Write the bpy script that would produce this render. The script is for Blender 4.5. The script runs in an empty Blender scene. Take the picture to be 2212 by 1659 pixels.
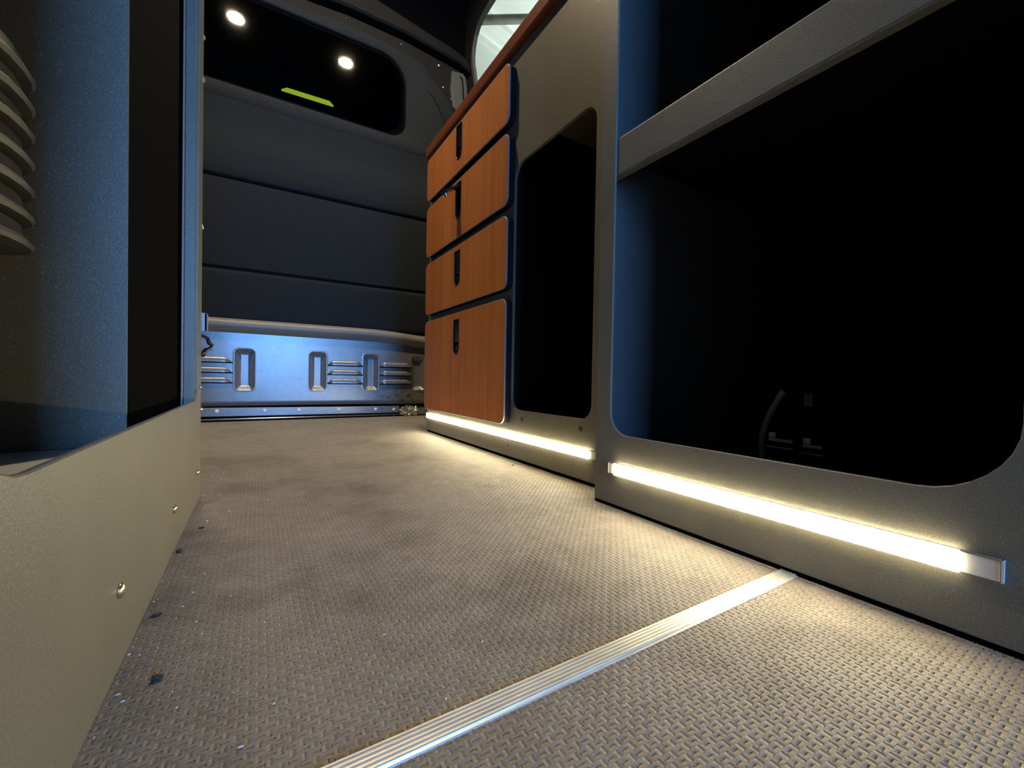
import bpy, bmesh, math, random
import numpy as np
from mathutils import Vector, Matrix

C = bpy.context.scene.collection
S = bpy.context.scene

# ------------------------------------------------------------------ camera, world, lights, exposure
cam_d = bpy.data.cameras.new('camera'); cam = bpy.data.objects.new('camera', cam_d); C.objects.link(cam)
cam_d.sensor_width = 36.0; cam_d.lens = 899.74 / 2212 * 36; cam_d.clip_start = 0.005
def cam_axes(yaw, pit, rol):
    fw = Vector((math.sin(yaw)*math.cos(pit), math.cos(yaw)*math.cos(pit), math.sin(pit)))
    r = Vector((math.cos(yaw), -math.sin(yaw), 0)); u = r.cross(fw)
    r2 = math.cos(rol)*r + math.sin(rol)*u; u2 = -math.sin(rol)*r + math.cos(rol)*u
    return r2, u2, fw
r_, u_, f_ = cam_axes(math.radians(31.454), math.radians(-0.7504), math.radians(1.0255))
cam.matrix_world = Matrix(((r_.x, u_.x, -f_.x, 0), (r_.y, u_.y, -f_.y, 0), (r_.z, u_.z, -f_.z, 0.18), (0, 0, 0, 1)))
S.camera = cam

w = bpy.data.worlds.new('world'); S.world = w; w.use_nodes = True
w.node_tree.nodes['Background'].inputs[0].default_value = (0.7, 0.8, 1.0, 1)
w.node_tree.nodes['Background'].inputs[1].default_value = 0.012
S.view_settings.view_transform = 'Standard'; S.view_settings.look = 'None'
S.view_settings.exposure = 0.0; S.view_settings.gamma = 1.0
S.view_settings.use_curve_mapping = False

LED_POWER = 64.0       # radiance of the aisle LED strips
PUCK_POWER = 1350.0     # radiance of the two ceiling spots
def area(name, loc, target, sx, sy, power, col):
    d = bpy.data.lights.new(name, 'AREA'); d.shape = 'RECTANGLE'; d.size = sx; d.size_y = sy
    d.energy = power; d.color = col
    o = bpy.data.objects.new(name, d); C.objects.link(o); o.location = loc
    o.rotation_euler = (Vector(target) - Vector(loc)).to_track_quat('-Z', 'Y').to_euler()
    return o
area('rear_door_daylight', (0.17, -2.4, 0.72), (0.2, 1.9, 0.30), 0.85, 0.95, 115.0, (0.14, 0.42, 1.0))
area('garage_ceiling_fill', (2.6, 2.4, 1.3), (2.6, 2.6, 3.2), 1.6, 1.6, 95.0, (0.93, 1.0, 0.95))  # unseen upward light, added to brighten the garage ceiling

# ------------------------------------------------------------------ materials
MATS = {}
def nt(name):
    m = bpy.data.materials.new(name); m.use_nodes = True; MATS[name] = m
    return m, m.node_tree.nodes, m.node_tree.links, m.node_tree.nodes['Principled BSDF']
def coords(n, l, scale=(1, 1, 1)):
    g = n.new('ShaderNodeNewGeometry'); mp = n.new('ShaderNodeMapping'); mp.inputs['Scale'].default_value = scale
    l.new(g.outputs['Position'], mp.inputs['Vector']); return mp.outputs['Vector']
def noise(n, l, vec, scale, detail=3, rough=0.5):
    t = n.new('ShaderNodeTexNoise'); t.inputs['Scale'].default_value = scale
    t.inputs['Detail'].default_value = detail; t.inputs['Roughness'].default_value = rough
    l.new(vec, t.inputs['Vector']); return t.outputs['Fac']
def ramp(n, l, fac, stops):
    r = n.new('ShaderNodeValToRGB'); e = r.color_ramp.elements
    e[0].position, e[0].color = stops[0][0], (*stops[0][1], 1)
    e[1].position, e[1].color = stops[-1][0], (*stops[-1][1], 1)
    for p, c in stops[1:-1]:
        k = e.new(p); k.color = (*c, 1)
    l.new(fac, r.inputs['Fac']); return r.outputs['Color']
def bump(n, l, b, fac, strength, dist=0.001, normal=None):
    k = n.new('ShaderNodeBump'); k.inputs['Strength'].default_value = strength; k.inputs['Distance'].default_value = dist
    l.new(fac, k.inputs['Height'])
    if normal: l.new(normal, k.inputs['Normal'])
    l.new(k.outputs['Normal'], b.inputs['Normal']); return k.outputs['Normal']
def mix(n, l, fac, a, b, mode='MIX'):
    k = n.new('ShaderNodeMixRGB'); k.blend_type = mode
    for s, v in zip(k.inputs, (fac, a, b)):
        if isinstance(v, (int, float)): s.default_value = v
        elif isinstance(v, tuple): s.default_value = (*v, 1)
        else: l.new(v, s)
    return k.outputs['Color']

def plain(name, col, rough=0.5, metal=0.0, bscale=None, bstr=0.1, spec=0.5, var=0.0, vscale=20):
    m, n, l, b = nt(name)
    b.inputs['Base Color'].default_value = (*col, 1); b.inputs['Roughness'].default_value = rough
    b.inputs['Metallic'].default_value = metal; b.inputs['Specular IOR Level'].default_value = spec
    v = coords(n, l)
    if var:
        f = noise(n, l, v, vscale, 4)
        l.new(ramp(n, l, f, [(0.3, tuple(c*(1-var) for c in col)), (0.7, tuple(min(1, c*(1+var)) for c in col))]), b.inputs['Base Color'])
    if bscale: bump(n, l, b, noise(n, l, v, bscale, 2), bstr)
    return m

# textured dark cabinet laminate: fine pebble relief with pale flecks
m, n, l, b = nt('speckled_laminate'); v = coords(n, l)
f1 = noise(n, l, v, 900, 2, 0.6); f2 = noise(n, l, v, 14, 3)
c1 = ramp(n, l, f1, [(0.35, (0.150, 0.142, 0.112)), (0.62, (0.190, 0.180, 0.144)), (0.78, (0.40, 0.38, 0.31))])
c2 = ramp(n, l, f2, [(0.3, (0.88, 0.88, 0.88)), (0.7, (1, 1, 1))])
l.new(mix(n, l, 1.0, c1, c2, 'MULTIPLY'), b.inputs['Base Color'])
b.inputs['Roughness'].default_value = 0.42
bump(n, l, b, noise(n, l, v, 650, 3, 0.6), 0.35, 0.0006)

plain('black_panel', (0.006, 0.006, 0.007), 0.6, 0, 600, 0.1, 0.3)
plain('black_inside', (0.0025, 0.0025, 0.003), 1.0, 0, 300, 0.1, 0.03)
plain('dark_plastic', (0.012, 0.012, 0.014), 0.22, 0, 200, 0.03)
plain('black_trim', (0.005, 0.005, 0.0055), 0.75, 0, 120, 0.05, 0.2)
plain('dark_laminate', (0.075, 0.075, 0.075), 0.5, 0, 650, 0.3, 0.5, 0.3, 900)
plain('pillar_plastic', (0.06, 0.068, 0.07), 0.4, 0, 400, 0.1)
plain('edge_band', (0.27, 0.24, 0.25), 0.4, 0, 200, 0.05)
plain('dark_edge', (0.010, 0.010, 0.012), 0.8, 0, 300, 0.08, 0.15)
plain('hose_grey', (0.30, 0.29, 0.27), 0.25, 0, 200, 0.03)
plain('latch_rim', (0.012, 0.012, 0.013), 0.3, 0, 200, 0.03, 0.3)
plain('lining', (0.007, 0.007, 0.007), 0.95, 0, 300, 0.4, 0.2)
plain('plug_brown', (0.06, 0.05, 0.035), 0.5, 0, 200, 0.05)
plain('bright_screw', (0.75, 0.68, 0.5), 0.25, 1.0, 300, 0.05)
plain('zinc', (0.72, 0.74, 0.76), 0.35, 1.0, 300, 0.08)
plain('pale_bolt', (0.72, 0.73, 0.74), 0.35, 0.0, 300, 0.08)
plain('grey_board', (0.62, 0.62, 0.62), 0.5, 0, 300, 0.05)
plain('grey_plastic', (0.04, 0.039, 0.033), 0.5, 0, 300, 0.08, 0.5, 0.2, 60)
plain('blue_grey_plastic', (0.30, 0.33, 0.36), 0.4, 0, 300, 0.05)
plain('garage_panel', (0.72, 0.76, 0.73), 0.8, 0, 30, 0.1, 0.2, 0.06, 3)
plain('garage_beam', (0.80, 0.83, 0.80), 0.7, 0, 30, 0.05, 0.2, 0.05, 8)
plain('pipe_grey', (0.20, 0.20, 0.17), 0.6, 0, 60, 0.1, 0.4, 0.25, 12)
plain('white_tag', (0.85, 0.82, 0.66), 0.7, 0, 100, 0.05)
plain('crumb_dark', (0.02, 0.017, 0.013), 0.7, 0, 400, 0.3)
plain('crumb_pale', (0.6, 0.55, 0.45), 0.4, 0.0, 400, 0.3)
plain('foil', (0.9, 0.88, 0.78), 0.22, 1.0, 120, 0.6)
plain('box_blue_black', (0.055, 0.058, 0.062), 0.45, 0, 650, 0.35, 0.5, 0.3, 900)
plain('clear_diffuser', (0.62, 0.62, 0.60), 0.35, 0, 100, 0.03)

# partition felt
m, n, l, b = nt('dark_felt'); v = coords(n, l)
l.new(ramp(n, l, noise(n, l, v, 500, 3), [(0.3, (0.009, 0.0115, 0.0145)), (0.7, (0.017, 0.021, 0.026))]), b.inputs['Base Color'])
b.inputs['Roughness'].default_value = 0.95; b.inputs['Specular IOR Level'].default_value = 0.15
bump(n, l, b, noise(n, l, v, 700, 3), 0.5, 0.001)

# painted grey steel with a few scuffs near its right end
m, n, l, b = nt('painted_steel'); v = coords(n, l)
f = noise(n, l, v, 45, 5, 0.7); base = ramp(n, l, f, [(0.27, (0.13, 0.125, 0.115)), (0.36, (0.22, 0.22, 0.225)), (0.7, (0.25, 0.25, 0.255))])
def maprange(src, a0, a1):
    k = n.new('ShaderNodeMapRange'); k.inputs['From Min'].default_value = a0; k.inputs['From Max'].default_value = a1; l.new(src, k.inputs['Value']); return k.outputs[0]
sx_ = n.new('ShaderNodeSeparateXYZ'); l.new(v, sx_.inputs[0])
smear = ramp(n, l, noise(n, l, coords(n, l, (30, 30, 60)), 1.0, 4, 0.7), [(0.53, (0, 0, 0)), (0.64, (1, 1, 1))])
mk = mix(n, l, 1, mix(n, l, 1, maprange(sx_.outputs['X'], 0.42, 0.52), maprange(sx_.outputs['Z'], 0.155, 0.12), 'MULTIPLY'), smear, 'MULTIPLY')
base = mix(n, l, mk, base, (0.10, 0.08, 0.055))
l.new(base, b.inputs['Base Color']); b.inputs['Roughness'].default_value = 0.34
b.inputs['Metallic'].default_value = 0.55
bump(n, l, b, noise(n, l, v, 8, 2), 0.12, 0.01)
m, n, l, b = nt('ledge_plastic'); v = coords(n, l)
l.new(ramp(n, l, noise(n, l, v, 200, 3), [(0.3, (0.15, 0.14, 0.13)), (0.7, (0.2, 0.19, 0.175))]), b.inputs['Base Color'])
b.inputs['Roughness'].default_value = 0.45; bump(n, l, b, noise(n, l, v, 400, 2), 0.15)

# cherry laminate, grain runs vertically
m, n, l, b = nt('cherry_wood')
v1 = coords(n, l, (26, 26, 1.1)); v2 = coords(n, l, (150, 150, 2.5)); v3 = coords(n, l, (7, 7, 0.7))
a = noise(n, l, v1, 1.0, 5, 0.6); c = noise(n, l, v2, 1.6, 3, 0.6); d = noise(n, l, v3, 1.0, 2)
k1 = ramp(n, l, a, [(0.30, (0.47, 0.150, 0.034)), (0.5, (0.56, 0.185, 0.042)), (0.72, (0.62, 0.215, 0.052))])
k2 = ramp(n, l, c, [(0.28, (0.82, 0.78, 0.75)), (0.5, (1, 1, 1))])
k3 = ramp(n, l, d, [(0.3, (0.88, 0.86, 0.84)), (0.7, (1.06, 1.06, 1.06))])
l.new(mix(n, l, 1, mix(n, l, 1, k1, k2, 'MULTIPLY'), k3, 'MULTIPLY'), b.inputs['Base Color'])
b.inputs['Roughness'].default_value = 0.5; b.inputs['Specular IOR Level'].default_value = 0.3; bump(n, l, b, c, 0.08, 0.0005)
m, n, l, b = nt('cherry_nosing')
v1 = coords(n, l, (30, 2, 60)); a = noise(n, l, v1, 1.5, 4)
l.new(ramp(n, l, a, [(0.3, (0.15, 0.036, 0.013)), (0.7, (0.22, 0.055, 0.02))]), b.inputs['Base Color'])
b.inputs['Roughness'].default_value = 0.35; bump(n, l, b, a, 0.05)

# rubber tread mat: grey brown, dusty, with broad worn stains
m, n, l, b = nt('tread_rubber'); v = coords(n, l)
big = noise(n, l, v, 5.5, 4, 0.6); mid = noise(n, l, v, 38, 4, 0.65); fine = noise(n, l, v, 700, 3, 0.6)
q1 = ramp(n, l, big, [(0.36, (0.160, 0.138, 0.112)), (0.49, (0.232, 0.203, 0.165)), (0.7, (0.262, 0.232, 0.190))])
q2 = ramp(n, l, mid, [(0.28, (0.80, 0.78, 0.76)), (0.6, (1, 1, 1))])
# pale dust film plus grazing sheen painted into the colour, towards the partition
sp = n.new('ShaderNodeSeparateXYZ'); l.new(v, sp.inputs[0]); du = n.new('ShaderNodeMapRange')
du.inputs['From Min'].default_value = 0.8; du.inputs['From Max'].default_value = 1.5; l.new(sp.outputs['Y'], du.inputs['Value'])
dust = n.new('ShaderNodeMath'); dust.operation = 'MULTIPLY'; dust.inputs[1].default_value = 0.4; l.new(du.outputs[0], dust.inputs[0])  # dust film and painted grazing sheen together
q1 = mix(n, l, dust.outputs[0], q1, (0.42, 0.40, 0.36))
q3 = ramp(n, l, fine, [(0.3, (0.80, 0.80, 0.80)), (0.68, (1, 1, 1)), (0.8, (1.35, 1.35, 1.3))])
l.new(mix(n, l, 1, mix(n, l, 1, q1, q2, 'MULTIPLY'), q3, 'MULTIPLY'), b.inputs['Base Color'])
b.inputs['Roughness'].default_value = 0.65; b.inputs['Specular IOR Level'].default_value = 0.28; bump(n, l, b, fine, 0.35, 0.0005)

# brushed aluminium, streaks run along x
m, n, l, b = nt('brushed_aluminium')
v1 = coords(n, l, (6, 900, 900)); a = noise(n, l, v1, 1.0, 4, 0.6); v2 = coords(n, l, (18, 60, 60)); a2 = noise(n, l, v2, 1, 4, 0.6)
l.new(ramp(n, l, a2, [(0.3, (0.58, 0.56, 0.50)), (0.65, (0.80, 0.78, 0.72))]), b.inputs['Base Color'])
b.inputs['Metallic'].default_value = 0.75; b.inputs['Roughness'].default_value = 0.42
bump(n, l, b, a, 0.25, 0.0004)

def emit(name, col, strength):
    m, n, l, b = nt(name)
    b.inputs['Base Color'].default_value = (*col, 1)
    b.inputs['Emission Color'].default_value = (*col, 1); b.inputs['Emission Strength'].default_value = strength
    return m
emit('led_glow', (1.0, 0.87, 0.56), LED_POWER)
emit('puck_glow', (1.0, 0.80, 0.52), PUCK_POWER)
emit('lime_glow', (0.62, 0.92, 0.05), 1.7)

def pane_fresnel(n, l, ior):
    # same reflectance on entering and on leaving the pane
    g = n.new('ShaderNodeNewGeometry'); k = n.new('ShaderNodeMapRange')
    k.inputs['To Min'].default_value = ior; k.inputs['To Max'].default_value = 1/ior
    l.new(g.outputs['Backfacing'], k.inputs['Value']); fr = n.new('ShaderNodeFresnel'); l.new(k.outputs[0], fr.inputs['IOR']); return fr
m, n, l, b = nt('tinted_glass'); n.remove(b)
out = n['Material Output']; fr = pane_fresnel(n, l, 1.5)
tr = n.new('ShaderNodeBsdfTransparent'); tr.inputs[0].default_value = (0.5, 0.5, 0.5, 1)
gl = n.new('ShaderNodeBsdfGlossy'); gl.inputs['Roughness'].default_value = 0.03
ms = n.new('ShaderNodeMixShader'); l.new(fr.outputs[0], ms.inputs[0]); l.new(tr.outputs[0], ms.inputs[1]); l.new(gl.outputs[0], ms.inputs[2])
vv = coords(n, l); bb = n.new('ShaderNodeBump'); bb.inputs['Strength'].default_value = 0.02; bb.inputs['Distance'].default_value = 0.002
l.new(noise(n, l, vv, 20, 2), bb.inputs['Height']); l.new(bb.outputs[0], gl.inputs['Normal']); l.new(ms.outputs[0], out.inputs[0])
m, n, l, b = nt('clear_glass'); n.remove(b)
out = n['Material Output']; fr = pane_fresnel(n, l, 1.45)
tr = n.new('ShaderNodeBsdfTransparent'); tr.inputs[0].default_value = (0.93, 0.96, 0.94, 1)
gl = n.new('ShaderNodeBsdfGlossy'); gl.inputs['Roughness'].default_value = 0.02
ms = n.new('ShaderNodeMixShader'); l.new(fr.outputs[0], ms.inputs[0]); l.new(tr.outputs[0], ms.inputs[1]); l.new(gl.outputs[0], ms.inputs[2]); l.new(ms.outputs[0], out.inputs[0])
M = MATS

# ------------------------------------------------------------------ helpers
def obj(name, me, mat, parent=None, smooth=False):
    if isinstance(me, bmesh.types.BMesh):
        bm = me; bmesh.ops.recalc_face_normals(bm, faces=bm.faces[:])
        me = bpy.data.meshes.new(name); bm.to_mesh(me); bm.free()
    if isinstance(mat, str): mat = [mat]
    for k in mat: me.materials.append(M[k])
    if smooth:
        for p in me.polygons: p.use_smooth = True
    o = bpy.data.objects.new(name, me); C.objects.link(o)
    if parent: o.parent = parent; 
    return o
def tag(o, label=None, cat=None, group=None, kind=None):
    for k, v in (('label', label), ('category', cat), ('group', group), ('kind', kind)):
        if v: o[k] = v
    return o
def thing(name, label, cat, loc=(0, 0, 0), group=None):
    o = bpy.data.objects.new(name, None); C.objects.link(o); o.location = loc
    o.empty_display_size = 0.02
    return tag(o, label, cat, group)
def child(name, me, mat, parent, smooth=False, **kw):
    """parts are modelled in world coordinates; keep them there under a parent at the thing's base"""
    o = obj(name, me, mat, parent, smooth)
    p = parent; off = Vector((0, 0, 0))
    while p: off += p.location; p = p.parent
    o.data.transform(Matrix.Translation(-off)); tag(o, **kw); return o
def box(bm, x0, x1, y0, y1, z0, z1, bev=0.0):
    g = bmesh.ops.create_cube(bm, size=1)
    for q in g['verts']:
        q.co = Vector(((x0+x1)/2 + q.co.x*(x1-x0), (y0+y1)/2 + q.co.y*(y1-y0), (z0+z1)/2 + q.co.z*(z1-z0)))
    if bev:
        es = {e for q in g['verts'] for e in q.link_edges}
        bmesh.ops.bevel(bm, geom=list(es), offset=bev, segments=2, affect='EDGES', profile=0.5)
def B(*a, **k):
    bm = bmesh.new(); box(bm, *a, **k); return bm
def tube(bm, pts, r, seg=10, cap=True):
    rings = []
    pts = [Vector(p) for p in pts]
    for i, p in enumerate(pts):
        t = (pts[min(i+1, len(pts)-1)] - pts[max(i-1, 0)]).normalized()
        a = t.cross(Vector((0, 0, 1)));
        if a.length < 1e-3: a = t.cross(Vector((1, 0, 0)))
        a.normalize(); c = t.cross(a)
        rr = r[i] if isinstance(r, (list, tuple)) else r
        rings.append([bm.verts.new(p + rr*(math.cos(k*2*math.pi/seg)*a + math.sin(k*2*math.pi/seg)*c)) for k in range(seg)])
    for A, Bq in zip(rings, rings[1:]):
        for k in range(seg): bm.faces.new((A[k], A[(k+1) % seg], Bq[(k+1) % seg], Bq[k]))
    if cap: bm.faces.new(rings[0]); bm.faces.new(rings[-1][::-1])
def rrect(u0, u1, v0, v1, r, n=8):
    """counter-clockwise rounded rectangle; r = radius or (bl, br, tr, tl)"""
    if not isinstance(r, tuple): r = (r,)*4
    out = []
    for (cu, cv, a0), q in zip(((u0, v0, 180), (u1, v0, 270), (u1, v1, 0), (u0, v1, 90)), r):
        su = 1 if cu == u0 else -1; sv = 1 if cv == v0 else -1
        if q < 1e-5: out.append((cu, cv)); continue
        for k in range(n+1):
            t = math.radians(a0 + 90*k/n); out.append((cu + su*q + q*math.cos(t), cv + sv*q + q*math.sin(t)))
    return out
def offset(loop, d):
    """offset a ccw loop inwards by d"""
    n_ = len(loop); res = []
    for i in range(n_):
        p0 = Vector(loop[i-1]); p = Vector(loop[i]); p1 = Vector(loop[(i+1) % n_])
        e0 = (p-p0).normalized(); e1 = (p1-p).normalized()
        n0 = Vector((-e0.y, e0.x)); n1 = Vector((-e1.y, e1.x)); m_ = n0+n1
        if m_.length < 1e-6: m_ = n0
        m_.normalize(); s = d/max(0.35, m_.dot(n0)); res.append((p.x+m_.x*s, p.y+m_.y*s))
    return res
def mp(axis, d, u, v_):
    return {'x': (d, u, v_), 'y': (u, d, v_), 'z': (u, v_, d)}[axis]
def plate(outer, holes, axis, back, front, bev=0.001, bm=None):
    """flat plate with holes: outer/holes are 2D ccw loops; front edge gets a small bevel"""
    bm = bm or bmesh.new(); sg = 1 if front > back else -1
    loops = [(outer, 1)] + [(h, -1) for h in holes]
    fr, bk = [], []
    for lp, s in loops:
        ins = offset(lp, bev*s)
        V = [[bm.verts.new(mp(axis, dd, *p)) for p in L] for dd, L in ((front, ins), (front - sg*bev, lp), (back, lp))]
        k = len(lp)
        for A, Bq in zip(V, V[1:]):
            for i in range(k): bm.faces.new((A[i], A[(i+1) % k], Bq[(i+1) % k], Bq[i]))
        fr.append(V[0]); bk.append(V[2])
    for grp in (fr, bk):
        es = []
        for V in grp:
            for i in range(len(V)):
                e = bm.edges.get((V[i], V[(i+1) % len(V)])) or bm.edges.new((V[i], V[(i+1) % len(V)])); es.append(e)
        bmesh.ops.triangle_fill(bm, use_beauty=True, use_dissolve=False, edges=es)
    return bm
def disc(bm, c, axis, sign, r, h, dome=0.0, seg=16):
    """small domed disc standing h proud of a plane, facing sign*axis"""
    i = 'xyz'.index(axis); d = Vector((0, 0, 0)); d[i] = sign
    a = Vector((0, 0, 0)); a[(i+1) % 3] = 1; c2 = Vector((0, 0, 0)); c2[(i+2) % 3] = 1; c = Vector(c)
    prof = [(r, 0), (r, h*0.6), (r*0.85, h), (r*0.45, h+dome*0.8)]
    rings = [[bm.verts.new(c + d*z + a*q*math.cos(2*math.pi*k/seg) + c2*q*math.sin(2*math.pi*k/seg)) for k in range(seg)] for q, z in prof]
    for A, Bq in zip(rings, rings[1:]):
        for k in range(seg): bm.faces.new((A[k], A[(k+1) % seg], Bq[(k+1) % seg], Bq[k]))
    top = bm.verts.new(c + d*(h+dome))
    for k in range(seg): bm.faces.new((rings[-1][k], rings[-1][(k+1) % seg], top))
    bm.faces.new(rings[0][::-1])
def loft(profile, x0, x1, n_=2, axis='x'):
    """open/closed profile of (y,z) points swept along x"""
    bm = bmesh.new(); rows = []
    for i in range(n_):
        x = x0 + (x1-x0)*i/(n_-1); rows.append([bm.verts.new((x, y, z)) for y, z in profile])
    k = len(profile)
    for A, Bq in zip(rows, rows[1:]):
        for j in range(k): bm.faces.new((A[j], A[(j+1) % k], Bq[(j+1) % k], Bq[j]))
    bm.faces.new(rows[0]); bm.faces.new(rows[-1][::-1]); return bm
def auto_smooth(o, ang=40):
    me = o.data
    for p in me.polygons: p.use_smooth = True
    bm = bmesh.new(); bm.from_mesh(me)
    for e in bm.edges:
        if len(e.link_faces) == 2 and e.calc_face_angle(0) > math.radians(ang): e.smooth = False
    bm.to_mesh(me); bm.free(); return o

YP = 1.90    # partition plane
XN, XF, XL = 0.431, 0.481, -0.070   # near cabinet face, far cabinet face, left cabinet face

# ================================================================== THE SETTING
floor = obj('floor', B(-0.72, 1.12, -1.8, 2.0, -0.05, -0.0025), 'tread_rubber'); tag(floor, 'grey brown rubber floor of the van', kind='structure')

# woven tread relief of the mat, modelled cell by cell
def tread(x0, x1, y0, y1, p=0.00462, skip=None):
    i0, i1 = math.floor(x0/p), math.ceil(x1/p); j0, j1 = math.floor(y0/p), math.ceil(y1/p)
    I, J = np.meshgrid(np.arange(i0, i1), np.arange(j0, j1), indexing='ij'); I = I.ravel(); J = J.ravel()
    rng = np.random.RandomState(4)
    outer = np.array([(-1, -1, 0), (0, -1, .0), (1, -1, 0), (1, 0, .0), (1, 1, 0), (0, 1, .0), (-1, 1, 0), (-1, 0, .0)], float)
    ring = np.array([(-.17, -.62, .10), (0, -.98, 0), (.17, -.62, .10), (.28, 0, .15), (.17, .62, .10), (0, .98, 0), (-.17, .62, .10), (-.28, 0, .15)], float)
    bot = np.array([(0, -.5, -.62), (0, .5, -.62)], float)
    cell = np.vstack([outer, ring, bot]); h = p/2; cell = cell*np.array([h, h, h])
    F = []
    for k in range(8): F += [(k, (k+1) % 8, 8+(k+1) % 8), (k, 8+(k+1) % 8, 8+k)]
    # ring order: 8 lower-left,9 bottom tip,10,11 right,12,13 top tip,14,15 left
    F += [(8, 9, 16), (9, 10, 16), (10, 11, 16), (11, 17, 16), (11, 12, 17), (12, 13, 17), (13, 14, 17), (14, 15, 17), (15, 16, 17), (15, 8, 16)]
    F = np.array(F)
    n_ = len(I); odd = ((I+J) % 2 == 1)
    V = np.repeat(cell[None], n_, 0)
    rot = V[odd].copy(); sw = rot.copy(); sw[..., 0] = -rot[..., 1]; sw[..., 1] = rot[..., 0]; V[odd] = sw
    wear = 0.75 + 0.5*rng.rand(n_); V[..., 2] *= wear[:, None]
    V[:, 8:, :2] += (rng.rand(n_, 1, 2)-.5)*0.00035
    V[..., 0] += ((I+.5)*p)[:, None]; V[..., 1] += ((J+.5)*p)[:, None]
    nv = cell.shape[0]; faces = (F[None] + (np.arange(n_)*nv)[:, None, None]).reshape(-1, 3)
    me = bpy.data.meshes.new('tread_sheet'); verts = V.reshape(-1, 3)
    me.vertices.add(len(verts)); me.vertices.foreach_set('co', verts.ravel())
    me.loops.add(faces.size); me.loops.foreach_set('vertex_index', faces.ravel().astype(np.int32))
    me.polygons.add(len(faces)); me.polygons.foreach_set('loop_start', (np.arange(len(faces))*3).astype(np.int32))
    me.polygons.foreach_set('use_smooth', np.ones(len(faces), bool)); me.update(calc_edges=True); return me
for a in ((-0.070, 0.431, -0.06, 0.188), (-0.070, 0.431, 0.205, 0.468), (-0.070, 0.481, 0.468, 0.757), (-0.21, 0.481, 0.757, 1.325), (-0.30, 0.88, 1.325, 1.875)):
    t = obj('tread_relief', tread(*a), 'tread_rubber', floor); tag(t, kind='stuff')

# ceiling and body sides
ceil_ = obj('ceiling', B(-0.72, 0.893, -1.8, 2.0, 2.05, 2.09), 'lining'); tag(ceil_, 'black van ceiling lining', kind='structure')
lw = bmesh.new(); box(lw, -0.70, -0.66, -1.8, 1.95, 0, 2.05)
tag(obj('wall_left', lw, 'lining'), 'black lined left side of the van', kind='structure')
# right side: lower straight skin, a ledge, then the upper skin with the side window cut in
WIN = [(1.00, 1.15), (1.55, 1.15), (1.68, 1.22), (1.765, 1.40), (1.815, 1.53), (1.848, 1.62), (1.872, 1.70), (1.876, 1.745), (1.868, 1.79), (1.845, 1.835),
       (1.81, 1.865), (1.76, 1.879), (1.70, 1.882), (1.00, 1.882)]
rw = plate([(-1.8, 1.0), (2.0, 1.0), (2.0, 2.05), (-1.8, 2.05)], [WIN], 'x', 0.893, 0.885, 0.002)
box(rw, 1.06, 1.10, -1.8, 1.95, 0, 1.0); box(rw, 0.89, 1.10, -1.8, 1.95, 1.0, 1.02)
tag(obj('wall_right', rw, 'lining'), 'black lined right side of the van around the side window', kind='structure')
win2 = tag(obj('window_2', plate(offset(WIN, -0.002), [offset(WIN, 0.020)], 'x', 0.8925, 0.878, 0.003), 'pillar_plastic'), 'black framed side window showing the pale garage ceiling', kind='structure')
child('pane', plate(offset(WIN, 0.004), [], 'x', 0.891, 0.888, 0.0005), 'clear_glass', win2)

# partition: black metal skin, felt panels, pressed steel at the foot
TOPG = [(-0.60, 1.62), (-0.2, 1.69), (0.178, 1.705), (0.325, 1.717), (0.56, 1.714), (0.828, 1.686), (0.885, 1.66)]
skin = plate([(-0.66, 0.0), (1.06, 0.0), (1.06, 1.0), (0.885, 1.02)] + TOPG[::-1] + [(-0.66, 1.5)], [rrect(-0.30, 0.55, 1.275, 1.60, 0.09)], 'y', 1.935, YP+0.012, 0.002)
wf = tag(obj('wall_front', skin, 'black_trim'), 'dark partition between cab and load area', kind='structure')
head = plate([(x, z+0.016) for x, z in TOPG] + [(0.885, 1.70), (0.86, 1.735), (0.81, 1.755), (0.75, 1.765), (0.60, 1.79), (0.30, 1.84), (-0.2, 1.86), (-0.6, 1.82)], [], 'y', 1.95, YP-0.02, 0.008)
auto_smooth(child('header_lining', head, 'black_trim', wf))
child('upper_backing', B(-0.66, 0.88, 1.955, 1.97, 1.60, 2.05), 'black_inside', wf)
# felt: three panels with dark joints at 0.575 and 0.914
def felt_profile(pts, x0, x1, nx=2):
    prof = [(y, z) for y, z in pts]
    return loft(prof + [(YP+0.011, prof[-1][1]), (YP+0.011, prof[0][1])], x0, x1, nx)
def soft_panel(z0, z1, bulge, x1=0.88):
    n_ = 12; pts = [(YP+0.006, z0)]
    for k in range(n_+1):
        t = k/n_; pts.append((YP - 0.002 - bulge*math.sin(math.pi*t)**0.7, z0+0.006 + (z1-z0-0.012)*t))
    pts.append((YP+0.006, z1)); return felt_profile(pts, -0.64, x1)
auto_smooth(child('felt_panel', soft_panel(0.375, 0.573, 0.003), 'dark_felt', wf), 50)
auto_smooth(child('felt_panel', soft_panel(0.578, 0.912, 0.003), 'dark_felt', wf), 50)
pts = [(YP+0.006, 0.916), (YP-0.004, 0.9185), (YP-0.007, 0.924), (YP-0.009, 0.96), (YP-0.010, 1.00), (YP-0.008, 1.04), (YP-0.001, 1.08), (YP+0.003, 1.11), (YP+0.001, 1.15), (YP-0.0035, 1.19), (YP-0.0050, 1.199), (YP-0.0056, 1.204)]
auto_smooth(child('felt_panel', felt_profile(pts, -0.64, 0.88), 'dark_felt', wf), 50)
FELT = [(-0.64, 1.20), (0.858, 1.20), (0.85, 1.33), (0.825, 1.43), (0.802, 1.473), (0.773, 1.514), (0.722, 1.560), (0.676, 1.597), (0.657, 1.625), (0.60, 1.643), (0.494, 1.657),
        (0.37, 1.664), (0.25, 1.663), (0.05, 1.648), (-0.2, 1.625), (-0.64, 1.55)]
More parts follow.
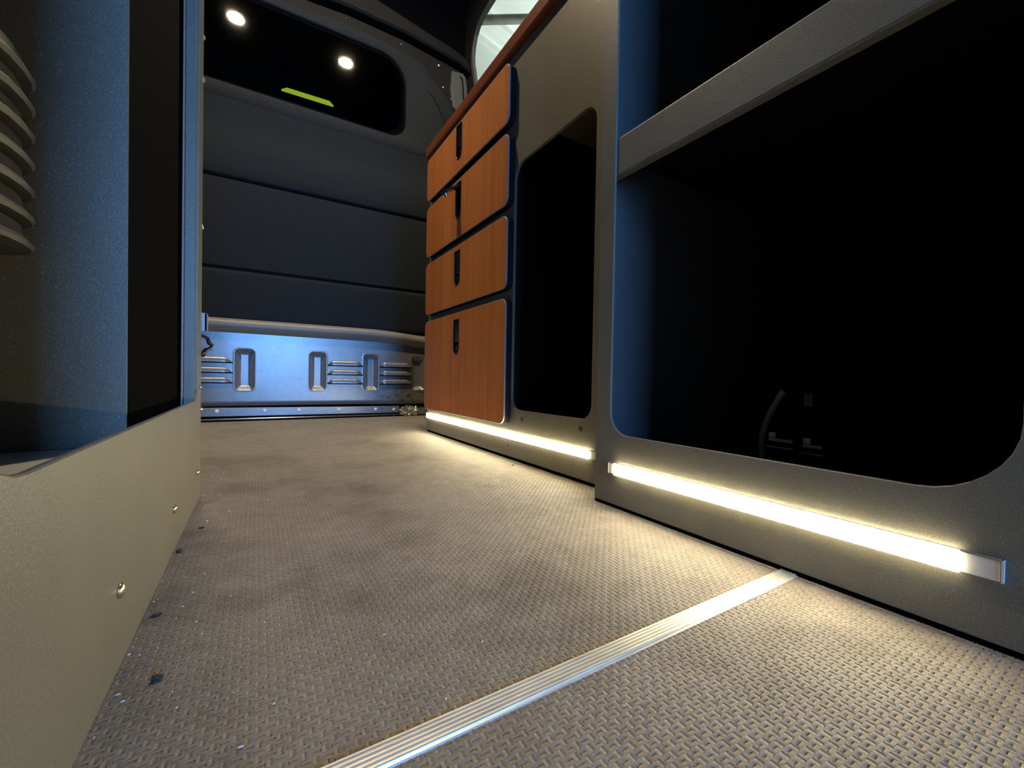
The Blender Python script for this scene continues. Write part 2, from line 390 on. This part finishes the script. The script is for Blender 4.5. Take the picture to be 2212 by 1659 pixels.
GL = rrect(-0.38, 0.569, 1.262, 1.614, (0.05, 0.075, 0.12, 0.12), 10)
auto_smooth(child('felt_panel', plate(FELT, [GL], 'y', YP+0.012, YP-0.005, 0.005), 'dark_felt', wf), 60)
# shallow pressed crease in the felt right of the window
bm = bmesh.new(); tube(bm, [(0.66, YP-0.004, 1.53), (0.70, YP-0.007, 1.50), (0.735, YP-0.008, 1.45), (0.75, YP-0.007, 1.40), (0.752, YP-0.003, 1.36)], [0.002, 0.007, 0.009, 0.007, 0.002], 8)
auto_smooth(child('felt_crease', bm, 'dark_felt', wf), 60)
for x, z, r in ((0.728, 1.668, 0.0075), (0.750, 1.572, 0.005), (0.793, 1.533, 0.005), (0.545, 1.690, 0.0045), (0.31, 1.698, 0.0035)):
    bm = bmesh.new(); disc(bm, (x, YP+0.012, z), 'y', -1, r, 0.004, 0.002, 12); child('screw', bm, 'zinc', wf, True)
# corner trim plate with a groove next to the side window
bm = plate([(0.785, 1.565), (0.80, 1.49), (0.86, 1.42), (0.868, 1.50), (0.872, 1.60), (0.862, 1.655), (0.845, 1.668), (0.79, 1.66)], [], 'y', YP+0.012, YP-0.006, 0.003)
ct = child('corner_trim', bm, 'pillar_plastic', wf)
bm = bmesh.new(); tube(bm, [(0.83, YP-0.008, 1.645), (0.842, YP-0.008, 1.635), (0.846, YP-0.008, 1.60), (0.852, YP-0.008, 1.50)], 0.003, 8); child('trim_groove', bm, 'black_inside', ct)
# partition window
w1 = tag(obj('window_1', plate(GL, [offset(GL, 0.012)], 'y', YP+0.02, YP+0.006, 0.004), 'black_inside'), 'dark partition window reflecting two ceiling spots', kind='structure')
child('pane', plate(offset(GL, 0.008), [], 'y', YP+0.012, YP+0.008, 0.0005), 'tinted_glass', w1)
# dark cab beyond the glass
cb = bmesh.new(); box(cb, -0.8, 0.90, 3.0, 3.05, -0.05, 2.3); box(cb, -0.85, -0.8, 1.97, 3.05, -0.05, 2.3); box(cb, 0.86, 0.90, 2.0, 3.05, 1.2, 2.3)
box(cb, -0.8, 0.86, 1.97, 3.05, 2.25, 2.3); box(cb, -0.8, 1.2, 1.97, 3.05, -0.06, -0.02); box(cb, 1.0, 1.04, 1.97, 3.05, -0.05, 1.2)
tag(obj('wall_cab', cb, 'black_inside'), 'unlit cab beyond the partition window', kind='structure')

# pressed steel foot of the partition, one continuous sheet with stamped recesses
def foot_panel():
    x0, x1, z0, z1, s = -0.40, 0.90, 0.056, 0.335, 0.0025
    xs = np.arange(x0, x1+1e-6, s); zs = np.arange(z0, z1+1e-6, s); X, Z = np.meshgrid(xs, zs, indexing='ij')
    D = np.zeros_like(X)
    def sm(t): t = np.clip(t, 0, 1); return t*t*(3-2*t)
    for cx in (-0.300, -0.041, 0.213, 0.427, 0.640):
        def rr(hw, hh, r): 
            qx = np.abs(X-cx)-(hw-r); qz = np.abs(Z-0.196)-(hh-r)
            return np.minimum(np.maximum(qx, qz), 0) + np.hypot(np.maximum(qx, 0), np.maximum(qz, 0)) - r
        d1 = rr(0.0325, 0.079, 0.016)
        t = np.clip(-d1/0.0195, 0, 1); D += 0.0175*(0.25*sm(t)+0.75*t)
        D -= 0.0008*sm(1-np.abs(d1-0.001)/0.004)
    D += 0.003*np.sin((X-0.1)*5.0)*sm((Z-0.06)/0.1) * 0.5
    D += 0.006*sm((0.075-Z)/0.02)                       # bottom hem turned back
    Y = YP - 0.012 + D
    V = np.stack([X, Y, Z], -1).reshape(-1, 3); nx, nz = X.shape
    idx = np.arange(nx*nz).reshape(nx, nz)
    F = np.stack([idx[:-1, :-1], idx[1:, :-1], idx[1:, 1:], idx[:-1, 1:]], -1).reshape(-1, 4)
    me = bpy.data.meshes.new('pressed_panel'); me.from_pydata(V.tolist(), [], F.tolist()); me.update(); return me
fp = child('pressed_panel', foot_panel(), 'painted_steel', wf, True)
def louver(xa, xb, zb):
    """stamped vent hood: open flat slot at the bottom, domed above"""
    bm = bmesh.new(); n_, m_ = 22, 7; rows = []
    for i in range(n_+1):
        t = i/n_; x = xa + (xb-xa)*t; e = min(1, min(t, 1-t)/0.16); e = math.sin(e*math.pi/2)
        row = []
        for j in range(m_+1):
            a = j/m_*math.pi/2; h = 0.0195*max(e, 0.04)
            row.append(bm.verts.new((x, YP-0.0115-0.010*e*math.cos(a), zb + h*math.sin(a))))
        rows.append(row)
    for A, Bq in zip(rows, rows[1:]):
        for j in range(m_): bm.faces.new((A[j], A[j+1], Bq[j+1], Bq[j]))
    return bm
for xa, xb in ((0.251, 0.391), (0.465, 0.606), (-0.262, -0.080)):
    for zb in (0.223, 0.185, 0.147):
        lv = child('vent_hood', louver(xa, xb, zb), 'painted_steel', wf, True)
        child('vent_slot', B(xa-0.001, xb+0.001, YP-0.0185, YP-0.012, zb-0.004, zb), 'black_inside', lv)
# rolled ledge along the top of the steel, drops at its right end
def ledge():
    bm = bmesh.new(); rows = []; xs = [-0.64, -0.3, 0, 0.2, 0.35, 0.45, 0.52, 0.58, 0.63, 0.68, 0.74, 0.82, 0.885]
    for x in xs:
        t = max(0, min(1, (x-0.40)/0.35)); dz = 0.0 if x < 0.4 else -0.020*t*t*(3-2*t)
        prof = [(YP+0.012, 0.386), (YP-0.004, 0.388), (YP-0.018, 0.386), (YP-0.030, 0.378), (YP-0.036, 0.366), (YP-0.034, 0.354), (YP-0.024, 0.342), (YP-0.014, 0.334), (YP-0.006, 0.329), (YP+0.012, 0.327)]
        rows.append([bm.verts.new((x, y, z+dz)) for y, z in prof])
    for A, Bq in zip(rows, rows[1:]):
        for j in range(len(A)-1): bm.faces.new((A[j], A[j+1], Bq[j+1], Bq[j]))
    bm.faces.new(rows[0]); bm.faces.new(rows[-1]); return bm
child('rolled_ledge', ledge(), 'ledge_plastic', wf, True)
kp = child('kick_rail', plate([(-0.5, 0.021), (0.553, 0.016), (0.553, 0.046), (-0.5, 0.0545)], [], 'y', YP+0.01, YP-0.018, 0.0015), 'painted_steel', wf)
for x, z in ((-0.127, 0.039), (0.025, 0.0375), (0.145, 0.037), (0.296, 0.0355), (0.447, 0.0335), (0.527, 0.031)):
    bm = bmesh.new(); disc(bm, (x, YP-0.018, z), 'y', -1, 0.0075, 0.003, 0.0015, 18); bb_ = child('bolt', bm, 'pale_bolt', kp, True)
bm = bmesh.new(); tube(bm, [(-0.5, YP-0.016, 0.0085), (0.553, YP-0.016, 0.0085)], 0.0030, 8); child('sill_rod', bm, 'zinc', wf, True)
bm = bmesh.new(); tube(bm, [(-0.5, YP-0.0145, 0.0565), (0.36, YP-0.0145, 0.0560), (0.42, YP-0.0145, 0.056), (0.48, YP-0.0145, 0.0495), (0.56, YP-0.0145, 0.049), (0.9, YP-0.0145, 0.049)], 0.0022, 6); child('seam_bead', bm, 'black_inside', wf, True)
child('sill_gap', B(-0.5, 0.9, YP-0.0075, YP+0.01, 0.0, 0.056), 'black_inside', wf)
child('sill_strip', B(0.635, 0.88, YP-0.012, YP-0.003, 0.004, 0.040, bev=0.001), 'ledge_plastic', wf)

# garage seen through the side window
gc = tag(obj('garage_ceiling', B(-1, 7, 0.2, 8, 3.2, 3.25), 'garage_panel'), 'pale panelled garage ceiling outside the side window', kind='structure')
def slantbox(p, q, wd, z0, z1):
    p = Vector((*p, 0)); q = Vector((*q, 0)); d = (q-p).normalized(); n0 = Vector((-d.y, d.x, 0))*wd/2
    bm = bmesh.new(); vs = [bm.verts.new((*(a+s*n0).xy, z)) for z in (z0, z1) for a, s in ((p, 1), (p, -1), (q, -1), (q, 1))]
    for f in ((0, 1, 2, 3), (4, 7, 6, 5), (0, 4, 5, 1), (1, 5, 6, 2), (2, 6, 7, 3), (3, 7, 4, 0)): bm.faces.new([vs[i] for i in f])
    return bm
for (p, q, wd) in (((-0.2, 2.70), (6.0, 4.18), 0.10), ((-0.2, 2.90), (6.0, 4.38), 0.04), ((-0.2, 3.42), (6.0, 4.90), 0.09), ((-0.2, 1.9), (6.0, 3.38), 0.09)):
    child('ceiling_batten', slantbox(p, q, wd, 3.15, 3.21), 'garage_beam', gc)
bm = bmesh.new(); tube(bm, [(0.2, 3.75, 2.93), (3.8, 1.32, 2.93)], 0.032, 12)
tag(obj('pipe', bm, 'pipe_grey', None, True), 'grey pipe running under the pale garage ceiling outside', 'pipe')
child('hanger', B(2.6, 2.62, 2.13, 2.15, 2.93, 3.2), 'pipe_grey', bpy.data.objects['pipe'])

# ================================================================== LEFT CABINET
lc = thing('left_cabinet', 'dark speckled cabinet side on the left with a large rounded opening', 'cabinet', (-0.35, -0.05, 0))
HL = rrect(0.168, 0.715, 0.1430, 0.95, (0.05, 0.020, 0.04, 0.04), 8)
# far lower corner of the opening leans a little before it turns upright
HL = [(y, z) for y, z in HL]
child('face_panel', plate([(-0.9, 0.0), (0.7565, 0.0), (0.7565, 1.1), (-0.9, 1.1)], [HL], 'x', XL-0.003, XL, 0.0007), 'speckled_laminate', lc)
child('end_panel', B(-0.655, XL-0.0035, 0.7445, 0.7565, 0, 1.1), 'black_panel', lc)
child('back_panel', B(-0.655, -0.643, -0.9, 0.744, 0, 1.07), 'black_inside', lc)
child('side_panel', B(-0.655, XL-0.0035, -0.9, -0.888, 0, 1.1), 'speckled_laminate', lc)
child('top_panel', B(-0.655, XL, -0.9, 0.7565, 1.1005, 1.125, bev=0.002), 'speckled_laminate', lc)
child('base_board', B(-0.642, XL-0.0035, -0.887, 0.744, 0.110, 0.120), 'grey_board', lc, label='pale grey board forming the cabinet floor')
child('corner_post', B(XL-0.0142, XL-0.0032, 0.7050, 0.744, 0.122, 1.09, bev=0.0006), 'speckled_laminate', lc)
child('edge_flange', B(XL-0.0165, XL-0.0145, 0.6990, 0.744, 0.122, 1.09, bev=0.0006), 'edge_band', lc)
for y, z, r in ((0.527, 0.044, 0.0046), (0.335, 0.048, 0.0046), (0.713, 0.043, 0.0042), (0.7475, 0.128, 0.0042), (0.738, 0.160, 0.003), (0.7495, 0.60, 0.003), (0.7495, 0.66, 0.003), (0.7495, 0.39, 0.003)):
    bm = bmesh.new(); disc(bm, (XL, y, z), 'x', 1, r, 0.0018, 0.0012, 14); child('screw', bm, 'bright_screw', lc, True)
# catch fixed to the far edge of the panel
bk = thing('edge_catch', 'small pale bracket and black hook on the far edge of the left cabinet', 'catch', (-0.075, 0.76, 0.24))
bm = bmesh.new(); box(bm, -0.0825, -0.0635, 0.757, 0.760, 0.2415, 0.268, bev=0.0008); box(bm, -0.067, -0.0635, 0.757, 0.772, 0.2415, 0.268, bev=0.0008); child('bracket', bm, 'blue_grey_plastic', bk)
bm = bmesh.new(); tube(bm, [(-0.070, 0.757, 0.235), (-0.064, 0.765, 0.232), (-0.0615, 0.768, 0.224), (-0.0585, 0.768, 0.222), (-0.060, 0.766, 0.217), (-0.066, 0.764, 0.214), (-0.069, 0.757, 0.205)], [0.002, 0.0024, 0.003, 0.0026, 0.0026, 0.003, 0.003], 8); child('hook', bm, 'dark_plastic', bk, True)

# box standing inside the left cabinet
child('divider_panel', B(-0.642, -0.0893, 0.446, 0.448, 0.1205, 1.098), 'speckled_laminate', lc, label='inner divider whose rear face catches blue daylight')
tag(obj('storage_box', B(-0.50, -0.0896, 0.4485, 0.742, 0.1205, 1.05, bev=0.0015), 'black_inside'), 'tall black box behind the blue lit divider in the left cabinet', 'box')
# ribbed bellows hanging at the picture's left edge
bl = thing('ribbed_duct', 'grey ribbed duct inside the left cabinet at the left edge', 'duct', (-0.178, 0.39, 0.26))
for k in range(7):
    bm = bmesh.new(); z = 0.2595 + k*0.0182; seg = 28; prof = [(0.040, 0.0005), (0.050, 0.0005), (0.0515, 0.003), (0.050, 0.0055), (0.047, 0.0075), (0.0455, 0.0155), (0.040, 0.0165)]
    rings = [[bm.verts.new((-0.178 + r*math.copysign(abs(math.cos(a))**0.8, math.cos(a)), 0.39 + r*math.copysign(abs(math.sin(a))**0.8, math.sin(a)), z+h)) for a in [2*math.pi*i/seg for i in range(seg)]] for r, h in prof]
    for A, Bq in zip(rings, rings[1:]):
        for i in range(seg): bm.faces.new((A[i], A[(i+1) % seg], Bq[(i+1) % seg], Bq[i]))
    bm.faces.new(rings[0][::-1]); bm.faces.new(rings[-1])
    auto_smooth(child('duct_rib', bm, 'grey_plastic', bl), 50)
bm = bmesh.new(); tube(bm, [(-0.178, 0.39, 0.386), (-0.178, 0.39, 0.9)], 0.030, 20); child('duct_tube', bm, 'black_inside', bl, True)

# ================================================================== NEAR RIGHT CABINET
nc = thing('open_cabinet', 'dark speckled cabinet nearest the camera with two open bays', 'cabinet', (0.7, -0.2, 0))
HN = rrect(0.058, 0.434, 0.1040, 1.0, (0.052, 0.032, 0.03, 0.03), 8)
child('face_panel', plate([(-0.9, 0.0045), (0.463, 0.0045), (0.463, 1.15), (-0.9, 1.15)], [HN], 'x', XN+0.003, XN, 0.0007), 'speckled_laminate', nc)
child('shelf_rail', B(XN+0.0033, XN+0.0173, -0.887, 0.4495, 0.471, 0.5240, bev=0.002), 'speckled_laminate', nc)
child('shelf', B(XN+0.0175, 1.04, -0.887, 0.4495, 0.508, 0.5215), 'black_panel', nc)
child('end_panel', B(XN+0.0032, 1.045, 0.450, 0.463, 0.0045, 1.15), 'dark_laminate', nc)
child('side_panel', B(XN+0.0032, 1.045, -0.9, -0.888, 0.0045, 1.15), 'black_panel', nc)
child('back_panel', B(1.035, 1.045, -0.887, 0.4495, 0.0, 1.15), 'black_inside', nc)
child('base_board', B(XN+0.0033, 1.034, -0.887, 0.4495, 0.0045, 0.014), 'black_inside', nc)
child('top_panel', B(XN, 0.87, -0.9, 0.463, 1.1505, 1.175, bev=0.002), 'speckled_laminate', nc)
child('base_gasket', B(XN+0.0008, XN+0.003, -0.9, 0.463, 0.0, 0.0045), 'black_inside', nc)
# what can be made out in the dark lower bay
wh = bmesh.new(); N = 18; pr = [(0.34*math.cos(a)*0.95, 0.30*math.sin(a)) for a in [math.pi*k/N for k in range(N+1)]]
ra = [wh.verts.new((0.83, -0.30+u, 0.016+v_)) for u, v_ in pr]; rb = [wh.verts.new((1.03, -0.30+u, 0.016+v_)) for u, v_ in pr]
for i in range(N): wh.faces.new((ra[i], ra[i+1], rb[i+1], rb[i]))
wh.faces.new((ra[-1], ra[0], rb[0], rb[-1])); wh.faces.new(ra); wh.faces.new(rb[::-1])
tag(obj('wheel_housing', wh, 'black_panel', None), 'black wheel housing in the dark lower bay', 'wheel housing')
bm = bmesh.new(); P0 = [(0.60 + 0.02*t, 0.300 + 0.030*math.cos((t-0.5)*2.4)*1.0, 0.17 - 0.151*t) for t in [k/14 for k in range(15)]]
P0 = [(x, 0.288+0.030*math.cos((k/14-0.55)*3.0), z) for k, (x, y, z) in enumerate(P0)]
tube(bm, P0, 0.004, 10); tag(obj('hose', bm, 'hose_grey', None, True), 'glossy grey hose curving up from the floor of the dark lower bay', 'hose')
def steel_clip(x, y, z, L):
    bm = bmesh.new(); box(bm, x, x+0.006, y-L, y, z, z+0.004, bev=0.0006); box(bm, x, x+0.006, y-0.009, y, z+0.0045, z+0.012, bev=0.0008)
    box(bm, x-0.004, x+0.004, y-L-0.003, y+0.002, z-0.0085, z-0.0065, bev=0.0005); return bm
st = thing('clip_bracket', 'dull steel bracket pair behind the hose in the dark lower bay', 'bracket', (0.60, 0.28, 0.016))
child('clip', steel_clip(0.60, 0.303, 0.1010, 0.030), 'zinc', st); child('clip', steel_clip(0.602, 0.262, 0.098, 0.022), 'zinc', st)
child('bracket_post', B(0.606, 0.616, 0.235, 0.300, 0.0142, 0.100), 'black_inside', st)
tag(obj('paper_tag', plate(rrect(0.432, 0.449, 0.13, 0.16, 0.002), [], 'x', 1.0345, 1.032, 0.0005), 'white_tag'), 'pale square tag on the back of the dark lower bay', 'tag')

# ================================================================== FAR RIGHT CABINET WITH DRAWERS
fc = thing('drawer_cabinet', 'dark speckled cabinet with four cherry drawers under a cherry worktop', 'cabinet', (0.75, 0.9, 0))
HF = rrect(0.530, 0.789, 0.112, 0.648, (0.026, 0.030, 0.034, 0.030), 8)
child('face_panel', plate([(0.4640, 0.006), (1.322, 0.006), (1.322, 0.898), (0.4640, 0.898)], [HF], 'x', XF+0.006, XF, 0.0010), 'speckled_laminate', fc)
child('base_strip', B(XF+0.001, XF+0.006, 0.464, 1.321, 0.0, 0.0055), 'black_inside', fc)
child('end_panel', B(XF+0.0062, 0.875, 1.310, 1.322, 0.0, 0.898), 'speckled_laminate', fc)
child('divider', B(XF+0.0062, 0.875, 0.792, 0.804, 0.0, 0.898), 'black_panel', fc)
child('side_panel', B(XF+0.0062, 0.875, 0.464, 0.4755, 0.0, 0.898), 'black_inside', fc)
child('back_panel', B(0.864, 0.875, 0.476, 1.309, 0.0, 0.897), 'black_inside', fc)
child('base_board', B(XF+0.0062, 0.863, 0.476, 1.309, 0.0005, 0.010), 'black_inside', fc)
child('inner_shelf', B(XF+0.0075, 0.863, 0.476, 0.672, 0.670, 0.682), 'plug_brown', fc)
for y, z, r in ((0.744, 0.093, 0.0050), (0.556, 0.094, 0.0055), (0.800, 0.030, 0.0022)):
    bm = bmesh.new(); disc(bm, (XF, y, z), 'x', -1, r, 0.0008, 0.0003, 16); child('hole_plug', bm, 'plug_brown', fc, True)
ctop = bmesh.new(); box(ctop, 0.468, 0.878, 0.4645, 1.336, 0.899, 0.931, bev=0.003)
tag(obj('worktop', ctop, 'cherry_nosing'), 'reddish cherry worktop over the four drawers', 'worktop')

def lever_parts(df, y, z0, z1, is_open):
    hw = 0.0180; xf = 0.462
    # bezel: rounded foot, square head
    outl = rrect(y-hw, y+hw, z0, z1, (hw*0.98, hw*0.98, 0.002, 0.002), 8)
    child('latch_bezel', plate(outl, [offset(outl, 0.0022)], 'x', xf+0.012, xf-0.0012, 0.0006), 'latch_rim', df)
    child('latch_recess', plate(offset(outl, 0.0018), [], 'x', xf+0.0125, xf+0.0095, 0.0004), 'black_inside', df)
    if not is_open:
        lv = child('latch_lever', plate(rrect(y-0.0125, y+0.0125, z0+0.032, z1-0.003, 0.0015, 4), [], 'x', xf+0.008, xf+0.0015, 0.0014), 'dark_plastic', df)
    else:
        bm = bmesh.new(); p = Vector((xf+0.004, y, z1-0.008)); q = Vector((xf-0.043, y, z1-0.036))
        d = (q-p).normalized(); up = Vector((0, 1, 0)).cross(d)
        vs = [bm.verts.new(a + s*Vector((0, 0.0115, 0)) + t*up*0.0032) for a in (p, q) for s, t in ((-1, -1), (1, -1), (1, 1), (-1, 1))]
        for f in ((0, 1, 2, 3), (7, 6, 5, 4), (0, 4, 5, 1), (1, 5, 6, 2), (2, 6, 7, 3), (3, 7, 4, 0)): bm.faces.new([vs[i] for i in f])
        c0 = q - d*0.003; tube(bm, [c0 + Vector((0, -0.0140, 0)), c0 + Vector((0, 0.0140, 0))], 0.0050, 12)
        tube(bm, [c0, c0 - up*0.013*(1 if up.z > 0 else -1)], [0.005, 0.0045], 10)
        child('latch_lever', bm, 'dark_plastic', df)
    bm = bmesh.new(); disc(bm, (xf+0.0095, y, z0+0.0185), 'x', -1, 0.0105, 0.0065, 0.002, 20); child('latch_button', bm, 'dark_plastic', df, True)

for z0, z1, lz0, lz1, op in ((0.741, 0.873, 0.773, 0.874-0.006, False), (0.562, 0.719, 0.613, 0.710, True), (0.378, 0.540, 0.431, 0.526, False), (0.079, 0.357, 0.244, 0.339, False)):
    y0, y1 = 0.789, 1.301; hw = 0.0180; yl = 1.0525
    outl = rrect(y0, y1, z0, z1, 0.020, 8); hole = rrect(yl-hw, yl+hw, lz0, lz1, (hw*0.98, hw*0.98, 0.002, 0.002), 8)
    df = child('drawer_front', plate(outl, [hole], 'x', XF-0.0006, 0.4625, 0.0004), 'dark_edge', fc)
    child('wood_facing', plate(offset(outl, 0.0012), [offset(hole, -0.0003)], 'x', 0.4628, 0.4620, 0.0002), 'cherry_wood', df)
    child('edge_band', plate(offset(outl, -0.0002), [offset(outl, 0.0014)], 'x', 0.4655, 0.4622, 0.0003), 'edge_band', df)
    lever_parts(df, yl, lz0, lz1, op)

# ================================================================== LED STRIPS
def led(name, label, X, y0, y1, z0, z1, la, lb, w0=0.0):
    o = thing(name, label, 'led strip', (X, (y0+y1)/2, z0), 'led strips along the cabinet feet')
    bm = B(X-0.0012, X-0.0002, y0, y1, z0, z1)
    for za, zb in ((z0-0.0006, z0), (z1, z1+0.0006)): box(bm, X-0.0046, X-0.0002, y0, y1, za, zb)
    child('channel', bm, 'ledge_plastic', o)
    child('diffuser', plate(rrect(la, lb, z0-0.0012, z1+0.0012, 0.0006, 2), [], 'x', X-0.0047, X-0.0056, 0.0008), 'led_glow', o, label='glowing warm white part')
    for a, b_ in ((y0+0.001, la-0.0002), (lb+0.0002, y1-0.0008)):
        if b_-a > 0.001: child('unlit_end', B(X-0.0042, X-0.0013, a, b_, z0+0.0001, z1-0.0001), 'clear_diffuser', o, label='pale unlit end')
    for yy in (y0, y1): child('end_cap', B(X-0.0048, X-0.0003, yy-0.0006, yy+0.0006, z0-0.0006, z1+0.0006), 'clear_diffuser', o)
led('led_strip', 'near glowing LED strip low on the cabinet closest to the camera', XN, 0.064, 0.431, 0.0490, 0.0630, 0.084, 0.4205)
led('led_strip', 'far glowing LED strip below the lowest cherry drawer', XF, 0.467, 1.318, 0.0480, 0.0610, 0.527, 1.314)

# aluminium joint strip across the floor
def ribbed():
    a, b_ = 0.1885, 0.2040; L = b_-a; pts = [(a, -0.002), (a, 0.0001), (a+0.0006, 0.0007), (a+0.0019, 0.0008)]
    for i in range(5):
        y = a + L*(0.21 + 0.70*i/4) ; pts += [(y-0.0011, 0.0013), (y-0.0005, 0.0017), (y+0.0005, 0.0017), (y+0.0011, 0.0013)]
        if i < 4: pts += [(y+0.0013, 0.0009), (y+L*0.175-0.0013, 0.0009)]
    pts += [(b_, 0.0006), (b_, -0.002)]
    return loft(pts, XL+0.0006, XN+0.0028, 2)
js = tag(obj('joint_strip', ribbed(), 'brushed_aluminium'), 'ribbed aluminium joint strip running across the rubber floor', 'floor strip')

# ================================================================== CEILING SPOTS, LIME STRIP, SMALL THINGS
for x, y, lab in ((-0.112, 1.162, 'round ceiling spot over the aisle, left one reflected in the partition window'), (0.434, 1.145, 'round ceiling spot over the drawers, right one reflected in the partition window')):
    p = thing('ceiling_spot', lab, 'spot light', (x, y, 2.05), 'ceiling spots')
    bm = bmesh.new(); disc(bm, (x, y, 2.0499), 'z', -1, 0.046, 0.006, 0.0, 28); child('rim', bm, 'zinc', p, True)
    bm = bmesh.new(); disc(bm, (x, y, 2.0435), 'z', -1, 0.036, 0.002, 0.0, 28); child('lens', bm, 'puck_glow', p)
bm = plate([(0.083, 1.484), (0.304, 1.488), (0.286, 1.503), (0.105, 1.499)], [], 'y', 2.215, 2.2, 0.001)  # thin emissive lime strip behind the partition glass
tag(obj('lime_strip', bm, 'lime_glow'), 'lime green glowing strip seen through the partition window', 'light')
child('lime_strip_bracket', B(0.18, 0.20, 2.216, 2.98, 1.485, 1.500), 'black_inside', bpy.data.objects['lime_strip'])

random.seed(11)
def lump(c, sx, sy, sz, seed, jag=0.35, sub=2):
    rng = random.Random(seed); bm = bmesh.new(); bmesh.ops.create_icosphere(bm, subdivisions=sub, radius=1)
    for q in bm.verts:
        k = 1 + jag*(rng.random()-0.5)*2; q.co = Vector((c[0]+q.co.x*sx*k, c[1]+q.co.y*sy*k, c[2]+sz*(1+q.co.z*k)))
    return bm
tag(obj('foil_scrap', lump((0.597, YP-0.024, 0.002), 0.034, 0.010, 0.021, 5, 0.55, 4), 'foil'), 'crumpled silver foil at the foot of the partition', 'foil')
ZT = 0.0002
for (x, y, sx, sy, sz, sd, lab) in (
    (-0.0490, 0.3110, 0.0028, 0.0022, 0.0016, 1, 'largest dark crumb on the floor near the left cabinet'),
    (-0.0655, 0.5270, 0.0026, 0.0034, 0.0012, 2, 'flat dark crumb against the foot of the left cabinet'),
    (-0.0620, 0.3950, 0.0030, 0.0014, 0.0009, 3, 'dark sliver lying beside the left cabinet foot'),
    (-0.0540, 0.5950, 0.0022, 0.0018, 0.0010, 4, 'farthest dark crumb near the end of the left cabinet')):
    tag(obj('crumb', lump((x, y, ZT), sx, sy, sz, sd, 0.5), 'crumb_dark'), lab, 'crumb', 'dark crumbs on the rubber floor')
tag(obj('crumb', lump((0.0, 0.0, 0), 0.0022, 0.0018, 0.0010, 9, 0.5), 'crumb_dark'), 'small dark crumb at the foot of the drawer cabinet', 'crumb', 'dark crumbs on the rubber floor').location = (0.452, 0.730, ZT)
# sawdust and grit nobody could count
bm = bmesh.new(); rng = random.Random(3)
for k in range(150):
    y = 0.15 + 1.2*rng.random()**1.5; x = -0.068 + (0.10*rng.random()**2 if k % 3 else 0.48*rng.random()); s = 0.0002 + 0.0004*rng.random()
    if 0.187 < y < 0.206: continue
    g = bmesh.ops.create_icosphere(bm, subdivisions=1, radius=s, matrix=Matrix.Translation((x, y, 0.0005+s*0.5)) @ Matrix.Scale(1+2*rng.random(), 4, (rng.random(), rng.random(), 0.01)))
tag(obj('grit', bm, 'crumb_pale'), 'pale dust specks scattered over the rubber floor', 'dust', kind='stuff')
